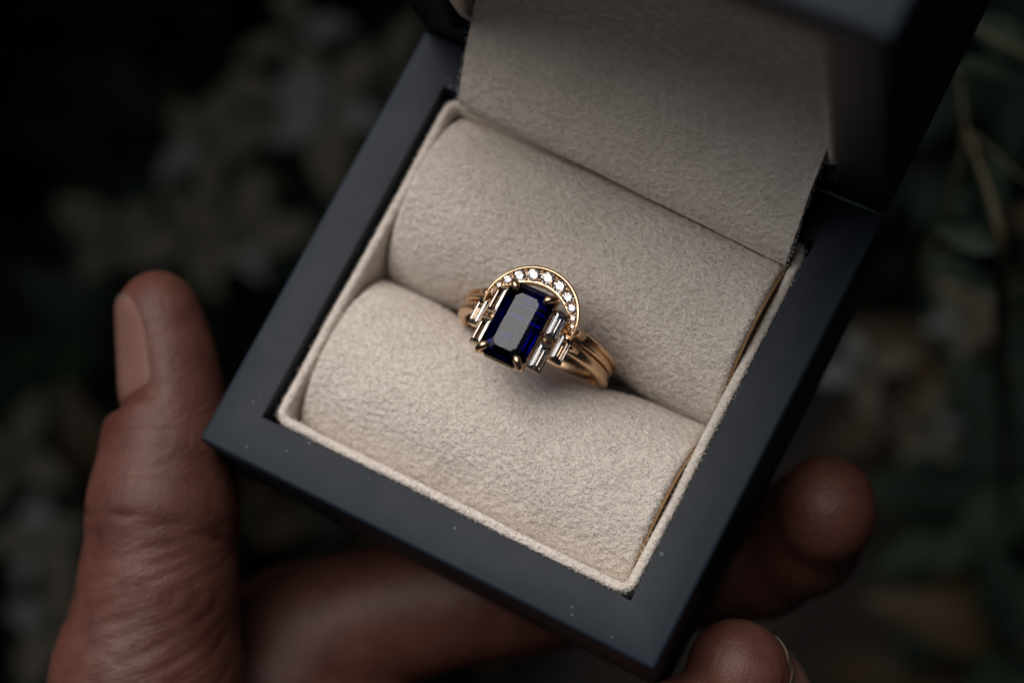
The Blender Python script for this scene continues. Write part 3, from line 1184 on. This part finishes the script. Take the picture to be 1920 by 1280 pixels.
# creases of the thumb's joint and a few folds below the nail
is_t = (np.abs(tb) < 5) & (fm[:, 2] < 1)
rngc = np.random.RandomState(5)
cre = np.zeros(len(P))
for s0, w_, dep, sl, a_lo, a_hi in ((26.2, 0.50, 0.34, -0.03, -13, 30), (27.2, 0.5, 0.36, -0.10, -40, -7), (23.6, 0.45, 0.14, 0.10, -12, 6), (21.4, 0.45, 0.12, 0.22, -14, 4), (18.8, 0.45, 0.10, 0.35, -12, 2),
                                    (29.6, 0.45, 0.20, 0.32, -18, 8), (31.6, 0.45, 0.22, 0.42, -18, 8), (33.9, 0.5, 0.26, 0.52, -17, 8), (36.4, 0.5, 0.22, 0.58, -19, 8), (38.6, 0.45, 0.24, 0.70, -17, 8),
                                    (41.5, 0.5, 0.26, 0.78, -18, 8), (44.5, 0.5, 0.22, 0.85, -16, 8), (48.0, 0.55, 0.26, 0.95, -18, 8), (52.0, 0.55, 0.24, 1.0, -17, 8), (35.0, 0.4, 0.16, -0.5, -14, 2), (43, 0.4, 0.16, -0.4, -15, 0)):
    x = ts - (s0 + sl * (tp + 8) + 0.3 * np.sin(tp * 0.4 + s0) + 0.12 * np.sin(tp * 1.3 + 2 * s0))
    x = x / np.sqrt(1 + sl * sl)
    win = 1 / (1 + np.exp(-(tp - a_lo) * 0.8)) / (1 + np.exp((tp - a_hi) * 0.8))
    cre += 0.85 * dep * (0.65 + 0.35 * np.sin(tp * 0.9 + s0 * 3.1)) * np.exp(-(x / w_) ** 2) * win
P[is_t] -= N[is_t] * cre[is_t][:, None]

HB = Vector((16, -140, -52))
hand_org = (P - np.array(HB)) * S
me = bpy.data.meshes.new('hand')
me.from_pydata(hand_org.tolist(), [], Q.tolist())
me.update()
at = me.attributes.new('finger_map', 'FLOAT_VECTOR', 'POINT')
at.data.foreach_set('vector', (fm * S).astype(np.float32).ravel())
hand = link_mesh('hand', me, 'skin', None, True)
hand.location = HB * S
ORIGIN[hand.name] = HB
tag(hand, 'bare left hand, palm up, holding the open ring box from below', 'hand')

def nail(name, c, axis, normal, half_ang, s0, s1, lift, sq=0.75, na=15, nb=17, free=0.22):
    """a curved plate laid on the flesh; c: a point on the finger's axis, axis towards the tip"""
    t = Vector(axis).normalized()
    n0 = Vector(normal)
    n0 = (n0 - n0.dot(t) * t).normalized()
    w = t.cross(n0)
    V = []
    for j in range(nb):
        b = j / (nb - 1)
        s = s0 + (s1 - s0) * b
        # rounded ends in outline
        e = 1.0
        if b > 0.5: e = math.sqrt(max(0.06, 1 - ((b - 0.5) / 0.5) ** 2 * 0.85))
        if b < 0.2: e = math.sqrt(max(0.15, 1 - ((0.2 - b) / 0.2) ** 2 * 0.55))
        for i in range(na):
            a = (2 * i / (na - 1) - 1) * half_ang * e
            d = (math.cos(a) * n0 + math.sin(a) * w)
            o = Vector(c) + t * s
            r = 0.5
            for _ in range(60):
                dd = sdf_at(o + d * r)
                if dd > -0.02: break
                r += max(0.05, -dd * 0.7)
            edge = abs(2 * i / (na - 1) - 1)
            r2 = r + lift * (1 - 0.9 * edge ** 3) * min(1.0, b / 0.2) - 0.05 - 0.25 * max(0.0, 1 - b / 0.12)
            V.append(o + d * r2)
    # keep the plate from diving over the tip
    Fc = []
    ob = len(V)
    for j in range(nb):
        for i in range(na):
            V.append(V[j * na + i] - n0 * 0.45)
    for j in range(nb - 1):
        for i in range(na - 1):
            a = j * na + i
            Fc.append((a, a + 1, a + na + 1, a + na))
            Fc.append((ob + a, ob + a + na, ob + a + na + 1, ob + a + 1))
    for j in range(nb - 1):
        a, b2 = j * na, j * na + na - 1
        Fc.append((a, a + na, ob + a + na, ob + a))
        Fc.append((b2, ob + b2, ob + b2 + na, b2 + na))
    for i in range(na - 1):
        Fc.append((i, ob + i, ob + i + 1, i + 1))
        a = (nb - 1) * na + i
        Fc.append((a, a + 1, ob + a + 1, ob + a))
    o = mesh(name, V, Fc, ['nail', 'nail_tip'], hand, True)
    o.data.set_sharp_from_angle(angle=R_(35))
    for p in o.data.polygons:
        vi = [x % ob for x in p.vertices]
        if min(x // na for x in vi) >= (nb - 1) * (1 - free):
            p.material_index = 1
    return o
nail('thumbnail', (-42.6, -21.5, -8.6), (-0.60, 0.79, 0.10), (-0.66, -0.475, 0.57), R_(55), -5.3, 9.2, 0.30, free=0.07)
nail('fingernail', (39.9, -25.6, -20.0), (-0.39, 0.30, 0.87), (0.64, 0.76, 0), R_(52), -3.5, 8.3, 0.22, free=0.12)
nail('fingernail', (40.0, -35.8, -20.0), (-0.64, 0.34, 0.69), (0.6, 0.7, 0.1), R_(52), -3.0, 8.8, 0.22, free=0.12)

# ------------------------------------------------------------------ plants
def leaf_mesh(name, L, W, fold, curl, mat, nl=7):
    V, Fc = [], []
    for i in range(nl + 1):
        t = i / nl
        w = W / 2 * (math.sin(math.pi * t ** 0.8) ** 0.85) + 0.15
        z = -curl * L * t * t
        for s in (-1, -0.5, 0, 0.5, 1):
            V.append((s * w, t * L, z + fold * abs(s) * w + 0.04 * w * math.sin(t * 17 + s * 3)))
    for i in range(nl):
        for k in range(4):
            a = i * 5 + k
            Fc.append((a, a + 1, a + 6, a + 5))
    me = bpy.data.meshes.new(name)
    me.from_pydata((np.array(V) * S).tolist(), [], Fc)
    me.shade_smooth()
    me.materials.append(M[mat])
    return me
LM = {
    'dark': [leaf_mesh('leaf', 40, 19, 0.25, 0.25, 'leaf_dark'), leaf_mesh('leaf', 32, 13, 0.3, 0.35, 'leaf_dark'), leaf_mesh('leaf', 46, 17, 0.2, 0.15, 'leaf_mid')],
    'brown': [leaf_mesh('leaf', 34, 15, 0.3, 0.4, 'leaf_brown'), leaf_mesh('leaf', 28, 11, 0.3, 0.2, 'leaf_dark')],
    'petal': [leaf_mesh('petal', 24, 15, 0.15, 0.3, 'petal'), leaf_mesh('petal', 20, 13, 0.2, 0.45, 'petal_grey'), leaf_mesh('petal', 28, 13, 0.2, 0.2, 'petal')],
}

def orient(direction, roll):
    d = Vector(direction).normalized()
    up = Vector((0, 0, 1))
    if abs(d.dot(up)) > 0.97: up = Vector((1, 0, 0))
    x = d.cross(up).normalized()
    z = x.cross(d)
    m3 = Matrix((x, d, z)).transposed()
    return (m3 @ Matrix.Rotation(roll, 3, 'Y')).to_euler()

def put_leaf(name, me, p, d, roll, scale, parent):
    o = bpy.data.objects.new(name, me)
    col.objects.link(o)
    o.parent = parent
    o.location = (Vector(p) - abs_origin(parent)) * S
    o.rotation_euler = orient(d, roll)
    o.scale = (scale,) * 3
    return o

def plant(name, base, top, nleaf, spread, kind, label, cat, group, seed, leaf_name='leaf', scale=1.0, stem='stem_dark', clump=0.35):
    rr = random.Random(seed)
    b, t = Vector(base), Vector(top)
    root = empty(name, base, label, cat, group)
    pts = []
    for i in range(7):
        k = i / 6
        pts.append(b.lerp(t, k) + Vector((rr.gauss(0, 5), rr.gauss(0, 5), 0)) * math.sin(k * math.pi))
    v, f = tube(pts, [2.6 - 1.6 * i / 6 for i in range(7)], 7)
    mesh('stem', v, f, stem, root, True)
    for i in range(nleaf):
        k = clump + (1 - clump) * (i + rr.random()) / nleaf
        q = min(5.999, k * 6)
        p = pts[int(q)].lerp(pts[int(q) + 1], q - int(q))
        a = i * 2.4 + rr.uniform(-.5, .5)
        el = rr.uniform(-0.25, 0.75) if k < 0.93 else rr.uniform(0.3, 1.2)
        d = Vector((math.cos(a), math.sin(a), el))
        put_leaf(leaf_name, rr.choice(LM[kind]), p + d.normalized() * rr.uniform(2, spread), d, rr.uniform(-.7, .7), scale * rr.uniform(.75, 1.25), root)
    return root

GZ_ = -430
# dark leafy plants seen past the box, on the left and behind
spots = [(-250, 120, -250), (-215, 60, -270), (-185, 5, -260), (-150, -40, -240), (-120, -75, -230), (-230, 165, -285), (-160, 130, -300), (-130, 60, -300), (-95, 5, -300),
         (-70, 150, -290), (10, 195, -270), (60, 150, -240), (72, 80, -215), (80, 30, -200), (85, -10, -210), (-40, 210, -300), (-290, 60, -260), (-200, -40, -260), (40, 110, -290), (95, 60, -280)]
words = ['far left edge', 'left side above the thumb', 'left of the thumb tip', 'left of the thumb', 'lower left corner', 'top left corner', 'top edge left of the lid', 'gap between thumb and box', 'gap under the box corner',
         'left of the lid', 'behind the lid', 'right of the lid', 'right edge beside the box', 'right edge beside the index finger', 'lower right corner', 'top edge behind the lid', 'left edge above the nail', 'left edge beside the thumb joint', 'right of the box behind the twig', 'right edge low down']
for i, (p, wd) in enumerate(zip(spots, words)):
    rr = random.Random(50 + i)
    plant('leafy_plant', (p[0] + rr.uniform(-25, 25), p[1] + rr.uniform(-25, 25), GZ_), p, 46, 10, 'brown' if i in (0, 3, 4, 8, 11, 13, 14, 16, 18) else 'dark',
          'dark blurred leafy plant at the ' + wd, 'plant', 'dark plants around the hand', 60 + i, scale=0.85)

# pale dried blossoms
def blossom(base, centre, heads, label, seed, scale=1.0):
    rr = random.Random(seed)
    root = empty('pale_blossom', base, label, 'flower', 'pale blossoms among the dark leaves')
    v, f = tube([base, Vector(base).lerp(Vector(centre), .5) + Vector((6, -4, 0)), centre], [2.2, 1.8, 1.2], 7)
    mesh('stem', v, f, 'stem_dark', root, True)
    c = Vector(centre)
    for (dx, dy, dz) in heads:
        h = c + Vector((dx, dy, dz))
        v, f = tube([c - Vector((0, 0, 18)), c.lerp(h, .55) - Vector((0, 0, 6)), h], [1.0, 0.8, 0.6], 6)
        mesh('stalk', v, f, 'stem_dark', root, True)
        np_ = rr.choice((4, 5))
        ph = rr.uniform(0, 6)
        for k in range(np_):
            a = ph + 2 * math.pi * k / np_
            d = Vector((math.cos(a), math.sin(a), rr.uniform(.05, .5)))
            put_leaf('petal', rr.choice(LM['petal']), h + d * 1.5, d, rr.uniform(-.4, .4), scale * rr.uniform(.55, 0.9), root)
    return root
blossom((-150, 95, GZ_), (-140, 70, -195), [(0, 0, 0), (-4, 20, 0), (16, 4, 4), (-14, -14, -4), (20, 22, -8)], 'large pale blossom spray left of the lid at the top', 31, 1.0)
blossom((-175, 40, GZ_), (-148, 34, -205), [(0, 0, 0), (-22, -10, -6), (14, 4, 0), (-2, 16, -4)], 'pale blossom spray above the thumb', 32, 0.9)
blossom((75, 60, GZ_), (20, 72, -205), [(0, 0, 0), (16, 26, -14), (20, -2, -16)], 'pale blossom spray beside the right edge of the box', 33, 0.55)
blossom((-140, -70, GZ_), (-140, -55, -200), [(0, 0, 0), (-20, 16, -4), (12, -16, -2)], 'faint pale blossom spray at the lower left edge', 34, 0.8)

# olive twig with forking shoots beside the lid
tw = empty('forked_twig', (66, 120, GZ_), 'olive forked twig with narrow leaves beside the lid on the right', 'twig')
def twig_branch(name, pts, rads, parent=tw):
    v, f = tube(catmull([tuple(p) for p in pts], 5), [rads[0] + (rads[1] - rads[0]) * i / ((len(pts) - 1) * 5) for i in range((len(pts) - 1) * 5 + 1)], 8)
    return mesh(name, v, f, 'stem', parent, True)
node_p = (27.5, 76, -74)
twig_branch('branch', [(66, 120, GZ_), (70, 70, -300), (58, 58, -180), (45, 58, -100), (40.5, 60, -74), (35, 67, -72), node_p], (1.8, 0.42))
twig_branch('shoot', [node_p, (25, 79.5, -72), (22, 83, -70), (12, 89, -66)], (0.42, 0.28))
twig_branch('shoot', [node_p, (33, 74.5, -75), (37.5, 73, -76), (44, 72.5, -78)], (0.36, 0.25))
twig_branch('shoot', [node_p, (29, 71, -78), (30, 66, -84), (29, 60, -92)], (0.38, 0.25))
twig_branch('shoot', [(66, 98, -300), (50, 92, -160), (38, 92, -82), (31, 91, -74), (21.5, 92, -73), (12, 94, -74)], (1.0, 0.34))
rr = random.Random(77)
for p in ((33, 74.5, -75), (44, 72.5, -78), (30, 66, -84), (29, 60, -92), (40.5, 60, -74), (52, 58, -140), (38, 92, -82), (31, 91, -74), (47, 58, -110), (22, 83, -70)):
    a = rr.uniform(0, 6.28)
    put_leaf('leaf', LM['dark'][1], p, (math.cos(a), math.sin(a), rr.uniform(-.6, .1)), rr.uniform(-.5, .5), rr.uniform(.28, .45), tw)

# tall dense shrubs added mostly out of view to block sun and sky
def shrub(base, height, radius, n, label, seed):
    rr = random.Random(seed)
    root = empty('shade_shrub', base, label, 'shrub', 'added shrubs that shade the hollow')
    b = Vector(base)
    stems, leaves = [], []
    for s in range(7):
        a = rr.uniform(0, 6.28)
        top = b + Vector((math.cos(a) * radius * .6, math.sin(a) * radius * .6, height * rr.uniform(.75, 1)))
        stems.append(tube([b + Vector((rr.uniform(-8, 8), rr.uniform(-8, 8), 0)), b.lerp(top, .5), top], [4, 3, 1.2], 6))
    v, f = bake(stems)
    mesh('stems', v, f, 'stem_dark', root, True)
    V, Fc = [], []
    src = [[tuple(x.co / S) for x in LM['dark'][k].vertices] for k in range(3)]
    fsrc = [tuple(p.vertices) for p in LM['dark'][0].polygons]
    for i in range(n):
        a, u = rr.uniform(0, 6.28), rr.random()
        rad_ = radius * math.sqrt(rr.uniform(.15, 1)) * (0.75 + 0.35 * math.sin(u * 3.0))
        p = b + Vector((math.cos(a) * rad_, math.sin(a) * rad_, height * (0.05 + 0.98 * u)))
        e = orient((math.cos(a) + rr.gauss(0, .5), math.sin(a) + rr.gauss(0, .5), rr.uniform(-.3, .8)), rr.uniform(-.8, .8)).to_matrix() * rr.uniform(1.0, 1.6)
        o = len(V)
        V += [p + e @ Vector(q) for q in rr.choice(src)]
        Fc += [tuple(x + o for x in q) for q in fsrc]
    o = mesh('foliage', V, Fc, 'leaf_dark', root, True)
    o['kind'] = 'stuff'
ring_spots = [(-400, 20, 700), (-390, 160, 700), (-330, 290, 700), (-200, 370, 700), (-60, 400, 700), (80, 380, 680), (220, 310, 680), (320, 180, 760), (350, 20, 860),
              (-370, -120, 680), (-290, -260, 800), (-160, -380, 900), (330, -140, 900), (230, -310, 900), (40, -410, 900)]
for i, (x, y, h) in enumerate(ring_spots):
    shrub((x, y, GZ_), h, 95, 760, 'tall dark evergreen shrub added mostly out of view to block sun and sky', 200 + i)
